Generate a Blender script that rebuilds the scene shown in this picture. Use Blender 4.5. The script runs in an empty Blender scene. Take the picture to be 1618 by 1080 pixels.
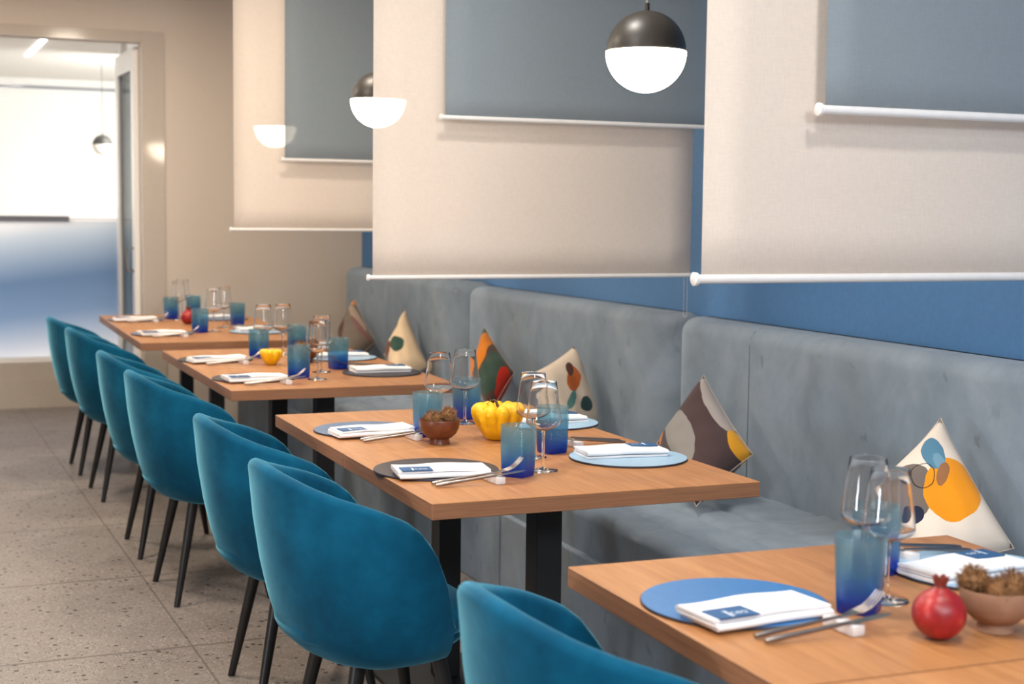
import bpy, bmesh, math, random
from mathutils import Vector, Matrix, Euler
random.seed(7)
PI = math.pi
S = bpy.context.scene
COL = S.collection

# ---------------------------------------------------------------- camera, world, lights, exposure
cam_d = bpy.data.cameras.new('camera'); cam = bpy.data.objects.new('camera', cam_d); COL.objects.link(cam)
RX = [[0.91821, 0.024461, -0.395339], [-0.39593, 0.085543, -0.914288], [0.011454, 0.996034, 0.088231]]
cam.matrix_world = Matrix.Translation((0, 0, 1.37)) @ Matrix(RX).normalized().to_4x4()
# the lens looks along -Z of the camera, slightly down the row of tables
cam_d.sensor_width = 36; cam_d.lens = 51.84; cam_d.clip_start = 0.05
cam_d.dof.use_dof = True; cam_d.dof.focus_distance = 3.6; cam_d.dof.aperture_fstop = 4.5
S.camera = cam

W = bpy.data.worlds.new('world'); S.world = W; W.use_nodes = True
W.node_tree.nodes['Background'].inputs[0].default_value = (0.75, 0.85, 1.0, 1)
W.node_tree.nodes['Background'].inputs[1].default_value = 0.13
S.view_settings.view_transform = 'Standard'; S.view_settings.look = 'None'
S.view_settings.gamma = 1; S.view_settings.use_curve_mapping = False
S.view_settings.exposure = 0.2

def light(kind, loc, energy, color, size=0.3, target=None, **k):
    d = bpy.data.lights.new('unseen_light', kind); d.energy = energy; d.color = color  # lights without fixtures, all unseen; some overhead, some low
    o = bpy.data.objects.new('unseen_light', d); COL.objects.link(o); o.location = loc
    if kind == 'AREA': d.shape = 'DISK'; d.size = size
    if kind == 'SPOT': d.shadow_soft_size = size
    for a, b in k.items(): setattr(d, a, b)
    if target: o.rotation_euler = (Vector(target) - Vector(loc)).to_track_quat('-Z', 'Y').to_euler()
    return o
WARM = (1.0, 0.86, 0.70); NEUT = (1.0, 0.95, 0.88); COOL = (0.80, 0.90, 1.0)
for y in (0.2, 2.6, 5.0, 7.6):
    light('AREA', (0.1, y, 2.70), 32, NEUT if y < 4 else WARM, 0.5)
for y in (1.4, 3.6, 5.7, 7.7):
    light('AREA', (1.45, y, 2.70), 16, NEUT if y < 4.5 else WARM, 0.25)
light('AREA', (0.7, -1.5, 2.62), 92, COOL, 0.9, target=(2.4, 3.6, 1.3))  # added cool front fill from behind the camera, no fixture
# unseen area light standing in for low daylight from the aisle side
light('AREA', (-2.9, 1.75, 1.0), 34, COOL, 0.35, target=(2.6, 3.6, 0.8))
# unseen area lights added to brighten the back room beyond the glazing
light('AREA', (-2.3, 14.5, 2.5), 380, (1.0, 0.97, 0.94), 3.0)
light('AREA', (3.3, 16.5, 2.3), 110, (1.0, 0.97, 0.95), 2.0, target=(2.0, 20.0, 1.0))
light('AREA', (-0.6, 12.6, 1.6), 34, (1.0, 0.98, 0.96), 2.0, target=(1.2, 10.4, 0.7))
light('AREA', (-0.8, 9.8, 2.9), 3, NEUT, 0.6)  # weak unseen fill added in the vestibule

# ---------------------------------------------------------------- materials
def srgb(r, g, b):
    f = lambda c: (c/255/12.92) if c/255 <= 0.04045 else ((c/255+0.055)/1.055)**2.4
    return (f(r), f(g), f(b), 1)
class NT:
    def __init__(s, name):
        m = bpy.data.materials.new(name); m.use_nodes = True; s.m = m; s.t = m.node_tree; s.t.nodes.clear()
        s.out = s.n('ShaderNodeOutputMaterial')
    def n(s, t, **k):
        x = s.t.nodes.new(t)
        for a, b in k.items(): setattr(x, a, b)
        return x
    def l(s, a, b): s.t.links.new(a, b)
    def coord(s, kind='Object'): return s.n('ShaderNodeTexCoord').outputs[kind]
    def mapping(s, vec, scale=(1, 1, 1), loc=(0, 0, 0), rot=(0, 0, 0)):
        m = s.n('ShaderNodeMapping'); m.inputs['Scale'].default_value = scale; m.inputs['Location'].default_value = loc
        m.inputs['Rotation'].default_value = rot; s.l(vec, m.inputs['Vector']); return m.outputs[0]
    def noise(s, vec, scale, detail=3, rough=0.5, dist=0.0):
        x = s.n('ShaderNodeTexNoise'); x.inputs['Scale'].default_value = scale; x.inputs['Detail'].default_value = detail
        x.inputs['Roughness'].default_value = rough; x.inputs['Distortion'].default_value = dist
        if vec is not None: s.l(vec, x.inputs['Vector'])
        return x.outputs['Fac']
    def ramp(s, fac, stops):
        r = s.n('ShaderNodeValToRGB'); e = r.color_ramp.elements
        while len(e) < len(stops): e.new(0.5)
        for i, (p, c) in enumerate(stops): e[i].position = p; e[i].color = c
        s.l(fac, r.inputs[0]); return r.outputs[0]
    def math(s, op, a, b=None, clamp=False):
        x = s.n('ShaderNodeMath', operation=op); x.use_clamp = clamp
        for i, v in enumerate((a, b)):
            if v is None: continue
            if isinstance(v, (int, float)): x.inputs[i].default_value = v
            else: s.l(v, x.inputs[i])
        return x.outputs[0]
    def mix(s, fac, a, b):
        x = s.n('ShaderNodeMix', data_type='RGBA')
        for k, v in ((0, fac), (6, a), (7, b)):
            if isinstance(v, (int, float)): x.inputs[k].default_value = v
            elif isinstance(v, tuple): x.inputs[k].default_value = v
            else: s.l(v, x.inputs[k])
        return x.outputs[2]
    def bump(s, h, strength=0.3, dist=0.01):
        x = s.n('ShaderNodeBump'); x.inputs['Strength'].default_value = strength; x.inputs['Distance'].default_value = dist
        s.l(h, x.inputs['Height']); return x.outputs[0]
    def bsdf(s, color, rough=0.5, metal=0.0, normal=None, **k):
        p = s.n('ShaderNodeBsdfPrincipled')
        if isinstance(color, tuple): p.inputs['Base Color'].default_value = color
        else: s.l(color, p.inputs['Base Color'])
        if isinstance(rough, (int, float)): p.inputs['Roughness'].default_value = rough
        else: s.l(rough, p.inputs['Roughness'])
        p.inputs['Metallic'].default_value = metal
        if normal is not None: s.l(normal, p.inputs['Normal'])
        for a, b in k.items():
            i = p.inputs[a.replace('_', ' ')]
            i.default_value = b
        return p
    def done(s, sh): s.l(sh.outputs[0] if hasattr(sh, 'outputs') else sh, s.out.inputs[0]); return s.m

def plain(name, c, rough=0.5, metal=0.0, nscale=40, var=0.06, bump=0.0, **k):
    t = NT(name); f = t.noise(t.coord(), nscale)
    d = tuple(x*(1-var) for x in c[:3])+(1,); u = tuple(min(1, x*(1+var)) for x in c[:3])+(1,)
    col = t.ramp(f, [(0.3, d), (0.7, u)])
    nm = t.bump(t.noise(t.coord(), nscale*6), bump, 0.002) if bump else None
    return t.done(t.bsdf(col, rough, metal, nm, **k))

def velvet(name, dark, mid, light_, scale=5.0, sheen=0.6, tint=(1, 1, 1, 1), scuff=False, dark2=(0.06, 0.08, 0.10, 1)):
    t = NT(name); o = t.coord()
    a = t.noise(t.mapping(o, (1, 1, 0.7)), scale, 4, 0.6, 0.8)
    b = t.noise(o, scale*5, 3, 0.6, 0.5)
    f = t.math('ADD', t.math('MULTIPLY', a, 0.75), t.math('MULTIPLY', b, 0.25))
    col = t.ramp(f, [(0.34, dark), (0.5, mid), (0.66, light_)])
    if scuff:
        sc = t.ramp(t.noise(t.mapping(o, (1, 1.3, 0.8), (3.1, 0.7, 1.9)), 7.0, 3, 0.55, 1.2), [(0.66, (0, 0, 0, 1)), (0.72, (1, 1, 1, 1))])
        col = t.mix(t.math('MULTIPLY', sc, 0.35), col, dark2)
    nm = t.bump(t.noise(o, 420, 2), 0.25, 0.001)
    p = t.bsdf(col, 0.85, 0, nm, Sheen_Weight=sheen, Sheen_Roughness=0.35, Sheen_Tint=tint, Specular_IOR_Level=0.15)
    return t.done(p)

def wood(name):
    t = NT(name); o = t.coord()
    g = t.mapping(o, (22, 1.6, 22))
    a = t.noise(g, 2.2, 5, 0.6, 0.6); b = t.noise(t.mapping(o, (90, 5, 90)), 2.0, 3, 0.6)
    f = t.math('ADD', t.math('MULTIPLY', a, 0.7), t.math('MULTIPLY', b, 0.3))
    col = t.ramp(f, [(0.28, srgb(150, 99, 58)), (0.5, srgb(174, 119, 72)), (0.72, srgb(192, 138, 90))])
    r = t.math('ADD', t.math('MULTIPLY', b, 0.12), 0.36)
    return t.done(t.bsdf(col, r, 0, t.bump(b, 0.08, 0.001), Specular_IOR_Level=0.45))
def wood_edge(name):
    t = NT(name); o = t.coord(); b = t.noise(t.mapping(o, (3, 3, 160)), 2.0, 3, 0.6)
    return t.done(t.bsdf(t.ramp(b, [(0.3, srgb(126, 84, 56)), (0.7, srgb(158, 108, 74))]), 0.5))

def terrazzo():
    t = NT('terrazzo_floor'); o = t.coord()
    v = t.n('ShaderNodeTexVoronoi'); v.inputs['Scale'].default_value = 110; t.l(o, v.inputs['Vector'])
    v2 = t.n('ShaderNodeTexVoronoi'); v2.inputs['Scale'].default_value = 45; t.l(o, v2.inputs['Vector'])
    w = t.noise(o, 1.4, 3)
    base = t.ramp(w, [(0.3, srgb(132, 121, 114)), (0.7, srgb(148, 138, 130))])
    sep = t.n('ShaderNodeSeparateColor'); t.l(v.outputs['Color'], sep.inputs[0])
    sep2 = t.n('ShaderNodeSeparateColor'); t.l(v2.outputs['Color'], sep2.inputs[0])
    chipd = t.math('MULTIPLY', t.math('GREATER_THAN', sep.outputs[0], 0.70), t.math('LESS_THAN', v.outputs['Distance'], 0.36))
    chipl = t.math('MULTIPLY', t.math('GREATER_THAN', sep.outputs[1], 0.66), t.math('LESS_THAN', v.outputs['Distance'], 0.5))
    chipb = t.math('MULTIPLY', t.math('GREATER_THAN', sep2.outputs[0], 0.88), t.math('LESS_THAN', v2.outputs['Distance'], 0.34))
    c = t.mix(chipl, base, srgb(158, 149, 141)); c = t.mix(chipd, c, srgb(92, 84, 80)); c = t.mix(chipb, c, srgb(58, 52, 50))
    xyz = t.n('ShaderNodeSeparateXYZ'); t.l(o, xyz.inputs[0])
    def joint(ax, off, pitch, hw=0.0035):
        m = t.math('ABSOLUTE', t.math('SUBTRACT', t.math('FRACT', t.math('DIVIDE', t.math('SUBTRACT', xyz.outputs[ax], off), pitch)), 0.5))
        return t.math('GREATER_THAN', m, 0.5-hw/pitch)
    j = t.math('MAXIMUM', joint(0, 0.885-9.5, 0.95), joint(1, 4.55-9.5, 0.95, 0.007))
    c = t.mix(t.math('MULTIPLY', j, 0.62), c, srgb(84, 76, 70))
    r = t.math('ADD', t.math('MULTIPLY', t.noise(o, 6, 4), 0.2), 0.34)
    return t.done(t.bsdf(c, r, 0, t.bump(j, 0.3, -0.002), Specular_IOR_Level=0.5))

def blind_cloth(name, c, trans, nscale=900):
    t = NT(name); o = t.coord()
    wv = t.noise(t.mapping(o, (1, 1, 0.15)), nscale/3, 2); wh = t.noise(t.mapping(o, (0.15, 1, 1)), nscale/3, 2)
    f = t.math('ADD', t.math('MULTIPLY', wv, 0.5), t.math('MULTIPLY', wh, 0.5))
    d = tuple(x*0.95 for x in c[:3])+(1,); u = tuple(min(1, x*1.03) for x in c[:3])+(1,)
    col = t.ramp(f, [(0.34, d), (0.66, u)])
    df = t.n('ShaderNodeBsdfDiffuse'); t.l(col, df.inputs[0])
    tl = t.n('ShaderNodeBsdfTranslucent'); t.l(col, tl.inputs[0])
    m1 = t.n('ShaderNodeMixShader'); m1.inputs[0].default_value = 0.25; t.l(df.outputs[0], m1.inputs[1]); t.l(tl.outputs[0], m1.inputs[2])
    tr = t.n('ShaderNodeBsdfTransparent')
    m2 = t.n('ShaderNodeMixShader'); m2.inputs[0].default_value = trans; t.l(m1.outputs[0], m2.inputs[1]); t.l(tr.outputs[0], m2.inputs[2])
    return t.done(m2)

def clear_glass(name, tint=(0.97, 0.98, 0.98, 1), base=0.03, edge=0.55, rough=0.02):
    # thin walled glass: mostly see-through, more mirror-like towards grazing
    t = NT(name)
    tr = t.n('ShaderNodeBsdfTransparent'); tr.inputs[0].default_value = tint
    gl = t.n('ShaderNodeBsdfGlossy'); gl.inputs['Roughness'].default_value = rough
    lw = t.n('ShaderNodeLayerWeight'); lw.inputs[0].default_value = 0.35
    f = t.math('ADD', t.math('MULTIPLY', t.math('POWER', lw.outputs['Facing'], 3.0), edge), base, clamp=True)
    m = t.n('ShaderNodeMixShader'); t.l(f, m.inputs[0]); t.l(tr.outputs[0], m.inputs[1]); t.l(gl.outputs[0], m.inputs[2])
    return t.done(m)

def tumbler_glass():
    # blue dyed tumbler glass: pale at the lip, deep blue in the thick foot
    t = NT('blue_tumbler_glass'); o = t.coord()
    xyz = t.n('ShaderNodeSeparateXYZ'); t.l(o, xyz.inputs[0])
    z = t.math('DIVIDE', xyz.outputs[2], 0.12)
    tint = t.ramp(z, [(0.0, (0.02, 0.12, 0.75, 1)), (0.12, (0.06, 0.26, 0.85, 1)), (0.32, (0.28, 0.60, 0.86, 1)), (0.6, (0.56, 0.80, 0.88, 1)), (0.95, (0.72, 0.86, 0.90, 1))])
    body = t.ramp(z, [(0.0, (0.005, 0.08, 0.62, 1)), (0.12, (0.02, 0.18, 0.66, 1)), (0.35, (0.09, 0.34, 0.60, 1)), (0.65, (0.28, 0.46, 0.56, 1)), (0.95, (0.42, 0.55, 0.60, 1))])
    w = t.n('ShaderNodeTexWave'); w.wave_type = 'BANDS'; w.bands_direction = 'DIAGONAL'; w.inputs['Scale'].default_value = 90
    t.l(o, w.inputs['Vector'])
    w2 = t.n('ShaderNodeTexWave'); w2.wave_type = 'BANDS'; w2.bands_direction = 'Z'; w2.inputs['Scale'].default_value = 110
    t.l(o, w2.inputs['Vector'])
    nm = t.bump(t.math('MULTIPLY', w.outputs['Fac'], w2.outputs['Fac']), 0.35, 0.0015)
    tr = t.n('ShaderNodeBsdfTransparent'); t.l(tint, tr.inputs[0])
    df = t.n('ShaderNodeBsdfDiffuse'); t.l(body, df.inputs[0])
    tl = t.n('ShaderNodeBsdfTranslucent'); t.l(body, tl.inputs[0])
    a = t.n('ShaderNodeMixShader'); a.inputs[0].default_value = 0.6; t.l(df.outputs[0], a.inputs[1]); t.l(tl.outputs[0], a.inputs[2])
    b = t.n('ShaderNodeMixShader'); t.l(t.math('SUBTRACT', 0.34, t.math('MULTIPLY', z, 0.20)), b.inputs[0]); t.l(tr.outputs[0], b.inputs[1]); t.l(a.outputs[0], b.inputs[2])
    gl = t.n('ShaderNodeBsdfGlossy'); gl.inputs['Roughness'].default_value = 0.12; t.l(nm, gl.inputs['Normal'])
    lw = t.n('ShaderNodeLayerWeight'); lw.inputs[0].default_value = 0.3
    f = t.math('ADD', t.math('MULTIPLY', t.math('POWER', lw.outputs['Facing'], 2.5), 0.7), 0.05, clamp=True)
    m = t.n('ShaderNodeMixShader'); t.l(f, m.inputs[0]); t.l(b.outputs[0], m.inputs[1]); t.l(gl.outputs[0], m.inputs[2])
    return t.done(m)

def emit(name, c, s):
    t = NT(name); e = t.n('ShaderNodeEmission'); e.inputs[0].default_value = c; e.inputs[1].default_value = s
    return t.done(e)

def art_cloth(name, base, shapes):
    # woven cotton printed with blobs; the UV map carries the artwork layout in centimetre-like units
    t = NT(name); uv = t.coord('UV')
    nz = t.n('ShaderNodeTexNoise'); nz.inputs['Scale'].default_value = 0.25; nz.inputs['Detail'].default_value = 4
    t.l(uv, nz.inputs['Vector'])
    wob = t.n('ShaderNodeVectorMath', operation='SUBTRACT'); t.l(nz.outputs['Color'], wob.inputs[0]); wob.inputs[1].default_value = (0.5, 0.5, 0.5)
    wsc = t.n('ShaderNodeVectorMath', operation='SCALE'); t.l(wob.outputs[0], wsc.inputs[0]); wsc.inputs[3].default_value = 1.2
    add = t.n('ShaderNodeVectorMath', operation='ADD'); t.l(uv, add.inputs[0]); t.l(wsc.outputs[0], add.inputs[1])
    xyz = t.n('ShaderNodeSeparateXYZ'); t.l(add.outputs[0], xyz.inputs[0]); X, Y = xyz.outputs[0], xyz.outputs[1]
    mott = t.noise(uv, 0.08, 4)
    col = t.mix(t.math('MULTIPLY', mott, 0.18), base, tuple(x*0.7 for x in base[:3])+(1,))
    for (cx, cy, rx, ry, ang, c, ring) in shapes:
        a = math.radians(ang); ca, sa = math.cos(a), math.sin(a)
        dx = t.math('SUBTRACT', X, cx); dy = t.math('SUBTRACT', Y, cy)
        u = t.math('DIVIDE', t.math('ADD', t.math('MULTIPLY', dx, ca), t.math('MULTIPLY', dy, sa)), rx)
        v = t.math('DIVIDE', t.math('SUBTRACT', t.math('MULTIPLY', dy, ca), t.math('MULTIPLY', dx, sa)), ry)
        q = t.math('ADD', t.math('MULTIPLY', u, u), t.math('MULTIPLY', v, v))
        m = t.math('LESS_THAN', q, 1.0)
        if ring: m = t.math('MULTIPLY', m, t.math('GREATER_THAN', q, 0.86))
        cc = t.mix(t.math('MULTIPLY', mott, 0.35), c, tuple(x*0.6 for x in c[:3])+(1,))
        col = t.mix(m, col, cc)
    nm = t.bump(t.noise(uv, 3.0, 2), 0.2, 0.001)
    return t.done(t.bsdf(col, 0.9, 0, nm, Sheen_Weight=0.15, Specular_IOR_Level=0.1))

M = {}
M['wood'] = wood('table_wood_veneer'); M['wood_edge'] = wood_edge('table_wood_edge')
M['black'] = plain('black_powder_coat', (0.008, 0.008, 0.009, 1), 0.55)
M['legblack'] = plain('black_stained_wood', (0.009, 0.008, 0.008, 1), 0.42)
M['teal'] = velvet('teal_velvet', srgb(0, 58, 84), srgb(0, 74, 103), srgb(6, 90, 122), 4.0, 0.65, (0.30, 0.80, 1.0, 1))
M['greyvelvet'] = velvet('grey_blue_velvet', srgb(116, 128, 141), srgb(128, 140, 152), srgb(138, 149, 161), 3.2, 0.30, (0.8, 0.9, 1.0, 1), True)
M['piping'] = plain('grey_seam', srgb(96, 104, 112), 0.9)
M['floor'] = terrazzo()
M['beige'] = plain('warm_grey_wall_paint', srgb(206, 192, 178), 0.8, nscale=120, var=0.03, bump=0.05)
M['blue'] = plain('blue_wall_paint', srgb(70, 116, 164), 0.6, nscale=60, var=0.05, bump=0.05)
M['ceiling'] = plain('ceiling_paint', srgb(232, 228, 222), 0.9, var=0.02)
M['white'] = plain('white_wall_paint', srgb(236, 234, 230), 0.8, var=0.02)
M['trim'] = plain('glossy_trim_paint', srgb(190, 178, 166), 0.10, var=0.02)
M['rail'] = plain('white_enamelled_rail', srgb(238, 234, 230), 0.3, var=0.02)
M['blindw'] = blind_cloth('ivory_blind_cloth', srgb(240, 229, 218), 0.24)
M['blindb'] = blind_cloth('grey_blue_blind_cloth', srgb(156, 170, 180), 0.36)
M['opal'] = emit('opal_glass_lit', (1.0, 0.86, 0.66, 1), 26)
M['opal_far'] = plain('opal_glass_unlit', srgb(225, 218, 210), 0.3)
M['lampblack'] = plain('black_lamp_metal', (0.035, 0.031, 0.026, 1), 0.42)
M['cable'] = plain('white_cable', srgb(225, 220, 215), 0.5)
M['mat_char'] = plain('charcoal_leather', srgb(48, 42, 47), 0.45, bump=0.2, nscale=80)
M['mat_navy'] = plain('slate_blue_leather', srgb(84, 108, 140), 0.40, bump=0.2, nscale=80)
M['mat_blue'] = plain('mid_blue_leather', srgb(50, 110, 166), 0.42, bump=0.2, nscale=80)
M['mat_sky'] = plain('sky_blue_leather', srgb(158, 190, 214), 0.35, bump=0.2, nscale=80)
M['mat_edge'] = plain('placemat_cut_edge', srgb(52, 50, 62), 0.7)
M['napkin'] = plain('white_napkin_cotton', srgb(242, 240, 240), 0.9, var=0.02, bump=0.2, nscale=60)
M['label'] = plain('navy_printed_band', srgb(36, 84, 130), 0.6)
M['print'] = plain('white_print', srgb(214, 226, 238), 0.7)
M['steel'] = plain('stainless_steel', (0.32, 0.28, 0.255, 1), 0.30, 1.0)
M['ceramic'] = plain('white_ceramic', srgb(222, 216, 214), 0.25, var=0.02)
def real_glass():
    t = NT('stemware_glass'); g = t.n('ShaderNodeBsdfGlass'); g.inputs['IOR'].default_value = 1.36; g.inputs['Roughness'].default_value = 0.0
    g.inputs[0].default_value = (1, 1, 1, 1); return t.done(g)
M['glass'] = real_glass()
M['pane'] = clear_glass('window_pane_glass', (0.96, 0.98, 0.98, 1), 0.004, 0.1)
M['tumbler'] = tumbler_glass()
M['bowl_brown'] = plain('glazed_brown_wood', srgb(104, 54, 28), 0.36, nscale=30, var=0.3)
M['bowl_clay'] = plain('unglazed_clay', srgb(152, 114, 90), 0.75, nscale=30, var=0.1)
M['burr'] = plain('dry_burr_spines', srgb(134, 94, 56), 0.8, nscale=60, var=0.35)
M['chestnut'] = plain('chestnut_skin', srgb(88, 46, 28), 0.3, var=0.3)
M['squash'] = plain('yellow_squash_skin', srgb(244, 184, 14), 0.38, nscale=30, var=0.10, bump=0.15)
M['stem'] = plain('dry_stem', srgb(96, 72, 48), 0.8)
M['pom_stem'] = plain('pomegranate_crown', srgb(120, 44, 32), 0.6)
def pom():
    t = NT('pomegranate_skin'); o = t.coord()
    f = t.noise(o, 22, 4, 0.6); col = t.ramp(f, [(0.35, srgb(132, 16, 22)), (0.55, srgb(168, 34, 36)), (0.72, srgb(204, 92, 78))])
    return t.done(t.bsdf(col, 0.4, 0, t.bump(t.noise(o, 60, 3), 0.1, 0.002)))
M['pom'] = pom()
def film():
    # frosted film; the blurred backlit view behind is painted in as a blue gradient
    t = NT('frosted_film_painted_view'); xyz = t.n('ShaderNodeSeparateXYZ'); t.l(t.coord(), xyz.inputs[0])
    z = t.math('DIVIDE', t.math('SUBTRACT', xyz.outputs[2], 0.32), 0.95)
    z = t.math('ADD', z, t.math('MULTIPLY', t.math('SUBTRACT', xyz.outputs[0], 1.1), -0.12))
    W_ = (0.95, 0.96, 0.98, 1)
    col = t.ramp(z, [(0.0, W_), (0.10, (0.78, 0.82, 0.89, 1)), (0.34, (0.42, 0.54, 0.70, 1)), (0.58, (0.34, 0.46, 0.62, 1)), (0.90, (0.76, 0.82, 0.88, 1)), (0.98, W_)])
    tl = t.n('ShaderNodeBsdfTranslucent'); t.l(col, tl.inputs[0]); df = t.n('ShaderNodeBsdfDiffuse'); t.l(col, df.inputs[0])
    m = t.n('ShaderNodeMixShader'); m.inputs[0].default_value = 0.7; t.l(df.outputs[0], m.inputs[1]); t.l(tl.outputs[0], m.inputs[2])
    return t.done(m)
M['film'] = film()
M['steelgrey'] = plain('grey_rail_paint', srgb(120, 122, 132), 0.4)
M['led'] = emit('led_strip_light', (1, 0.98, 0.95, 1), 6)

# ---------------------------------------------------------------- mesh helpers
def finish(name, bm, mat, parent=None, smooth=False, mats=None, auto=None, normals=True):
    if normals: bmesh.ops.recalc_face_normals(bm, faces=bm.faces)
    me = bpy.data.meshes.new(name); bm.to_mesh(me); bm.free()
    o = bpy.data.objects.new(name, me); COL.objects.link(o)
    for m in (mats or [mat]): me.materials.append(m)
    if smooth:
        for p in me.polygons: p.use_smooth = True
        if auto is not None:
            me.update()
            bm2 = bmesh.new(); bm2.from_mesh(me)
            for e in bm2.edges:
                if len(e.link_faces) == 2 and e.calc_face_angle(0) > math.radians(auto): e.smooth = False
            bm2.to_mesh(me); bm2.free()
    if parent is not None: o.parent = parent
    return o
def box(bm, x0, x1, y0, y1, z0, z1, bev=0.0, seg=2):
    r = bmesh.ops.create_cube(bm, size=1.0)
    vs = r['verts']
    for v in vs: v.co = Vector(((x0+x1)/2+v.co.x*(x1-x0), (y0+y1)/2+v.co.y*(y1-y0), (z0+z1)/2+v.co.z*(z1-z0)))
    if bev > 0:
        es = list({e for v in vs for e in v.link_edges})
        bmesh.ops.bevel(bm, geom=es, offset=bev, segments=seg, profile=0.5, affect='EDGES')
    return bm
def loft(bm, rings, closed=True, cap0=True, cap1=True):
    R_ = [[bm.verts.new(p) for p in r] for r in rings]
    n = len(R_[0])
    for a, b in zip(R_, R_[1:]):
        for i in range(n if closed else n-1):
            j = (i+1) % n
            try: bm.faces.new((a[i], a[j], b[j], b[i]))
            except ValueError: pass
    if cap0: bm.faces.new(R_[0][::-1])
    if cap1: bm.faces.new(R_[-1])
    return R_
def lathe(bm, prof, n=40, loc=(0, 0, 0), cap0=True, cap1=True, shape=None):
    rings = []
    for k, (r, z) in enumerate(prof):
        ring = []
        for i in range(n):
            a = 2*PI*i/n; rr = r*(shape(a, k) if shape else 1)
            ring.append((loc[0]+rr*math.cos(a), loc[1]+rr*math.sin(a), loc[2]+z))
        rings.append(ring)
    return loft(bm, rings, True, cap0, cap1)
def tube(bm, pts, r, n=8, taper=None):
    pts = [Vector(p) for p in pts]; rings = []
    up = Vector((0, 0, 1))
    for i, p in enumerate(pts):
        d = (pts[min(i+1, len(pts)-1)]-pts[max(i-1, 0)]).normalized()
        a = d.cross(up if abs(d.dot(up)) < 0.95 else Vector((1, 0, 0))).normalized(); b = d.cross(a)
        rr = r if taper is None else taper[i]
        rings.append([p+(a*math.cos(2*PI*k/n)+b*math.sin(2*PI*k/n))*rr for k in range(n)])
    loft(bm, rings)
    return bm
def tag(o, label=None, cat=None, group=None, kind=None):
    if label: o['label'] = label
    if cat: o['category'] = cat
    if group: o['group'] = group
    if kind: o['kind'] = kind
    return o
def empty(name, loc, rz=0, label=None, cat=None, group=None):
    o = bpy.data.objects.new(name, None); COL.objects.link(o); o.empty_display_size = 0.05
    o.location = loc; o.rotation_euler = (0, 0, rz)
    return tag(o, label, cat, group)
def copy_tree(root, loc=None, rz=None, label=None, group=None):
    def rec(o, parent):
        c = o.copy(); COL.objects.link(c); c.parent = parent
        for ch in [x for x in ALL if x.parent is o]: rec(ch, c)
        return c
    ALL = list(root.children_recursive)
    c = rec(root, None)
    if loc is not None: c.location = loc
    if rz is not None: c.rotation_euler = (0, 0, rz)
    if label: c['label'] = label
    if group: c['group'] = group
    return c
def interp(x, xs, ys):
    if x <= xs[0]: return ys[0]
    for i in range(len(xs)-1):
        if x <= xs[i+1]:
            t = (x-xs[i])/(xs[i+1]-xs[i]); return ys[i]+(ys[i+1]-ys[i])*t
    return ys[-1]
def structure(name, parts, mat, smooth=False):
    bm = bmesh.new()
    for b in parts: box(bm, *b)
    return tag(finish(name, bm, mat, None, smooth), kind='structure')

# ---------------------------------------------------------------- room shell
XW, YF = 2.86, 9.05
structure('floor', [(-3.2, 4.2, -3.0, 21.0, -0.1, 0)], M['floor'])
structure('ceiling', [(-3.2, 4.2, -3.0, YF+0.12, 2.78, 2.9)], M['ceiling'])
structure('wall_right', [(XW, XW+0.12, -3.0, YF, 0, 2.78)], M['blue'])
structure('wall_left', [(-3.2, -3.0, -3.0, YF+0.12, 0, 2.78)], M['beige'])
structure('wall_behind', [(-3.0, XW, -3.0, -2.9, 0, 2.78)], M['beige'])
# far wall with the wide opening (x -0.9 .. 1.485, up to 2.345)
structure('wall_far', [(1.485, XW+0.12, YF, YF+0.12, 0, 2.78), (-3.0, -0.9, YF, YF+0.12, 0, 2.78), (-0.9, 1.485, YF, YF+0.12, 2.345, 2.78)], M['beige'])
structure('trim_1', [(-1.03, -0.9, YF-0.012, YF, 0, 2.41), (-0.9, 1.485, YF-0.012, YF, 2.345, 2.41)], M['trim'])
bm = bmesh.new(); loft(bm, [[(1.485, YF, z), (1.615, YF, z), (1.615, YF-0.012, z), (1.485, YF-0.0165, z)] for z in (0, 2.41)])
tag(finish('trim_3', bm, M['trim']), kind='structure')
# vestibule and the bright room behind the glazing
structure('wall_vestibule', [(1.62, 1.72, YF+0.12, 10.45, 0, 3.0), (-1.72, -1.62, YF+0.12, 10.45, 0, 3.0)], M['white'])
structure('ceiling_back_room', [(-3.2, 4.2, YF+0.12, 21.0, 3.0, 3.1)], M['ceiling'])
structure('wall_back_room', [(-3.2, 4.2, 20.0, 20.1, 0, 3.0), (-3.2, -3.1, 10.6, 20.0, 0, 3.0), (4.1, 4.2, 10.6, 20.0, 0, 3.0)], M['white'])
structure('wall_under_window', [(-1.62, 1.62, 10.45, 10.58, 0, 0.31)], M['trim'])
structure('baseboard_window', [(-1.62, 1.62, 10.432, 10.45, 0, 0.19)], M['trim'])
structure('trim_2', [(-3.1, 4.1, 19.97, 20.0, 2.87, 2.90)], M['steelgrey'])
win = empty('window_1', (0, 10.5, 0.31)); tag(win, kind='structure')
bm = bmesh.new(); box(bm, -1.6, 1.6, -0.025, 0.025, 0.0, 0.03); box(bm, -1.6, 1.6, -0.025, 0.025, 2.66, 2.69)
box(bm, -1.62, -1.58, -0.025, 0.025, 0, 2.69); box(bm, 1.58, 1.62, -0.025, 0.025, 0, 2.69)
finish('window_frame', bm, M['rail'], win)
bm = bmesh.new(); box(bm, -1.58, 1.225, -0.03, 0.03, 0.955, 0.992); finish('transom_bar', bm, M['steelgrey'], win)
bm = bmesh.new(); box(bm, 1.225, 1.58, -0.012, 0.012, 0.968, 0.975); finish('transom_bar', bm, M['steelgrey'], win)
bm = bmesh.new(); box(bm, -1.58, 1.58, -0.004, 0.004, 0.985, 2.66); finish('glass_pane', bm, M['pane'], win)
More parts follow.
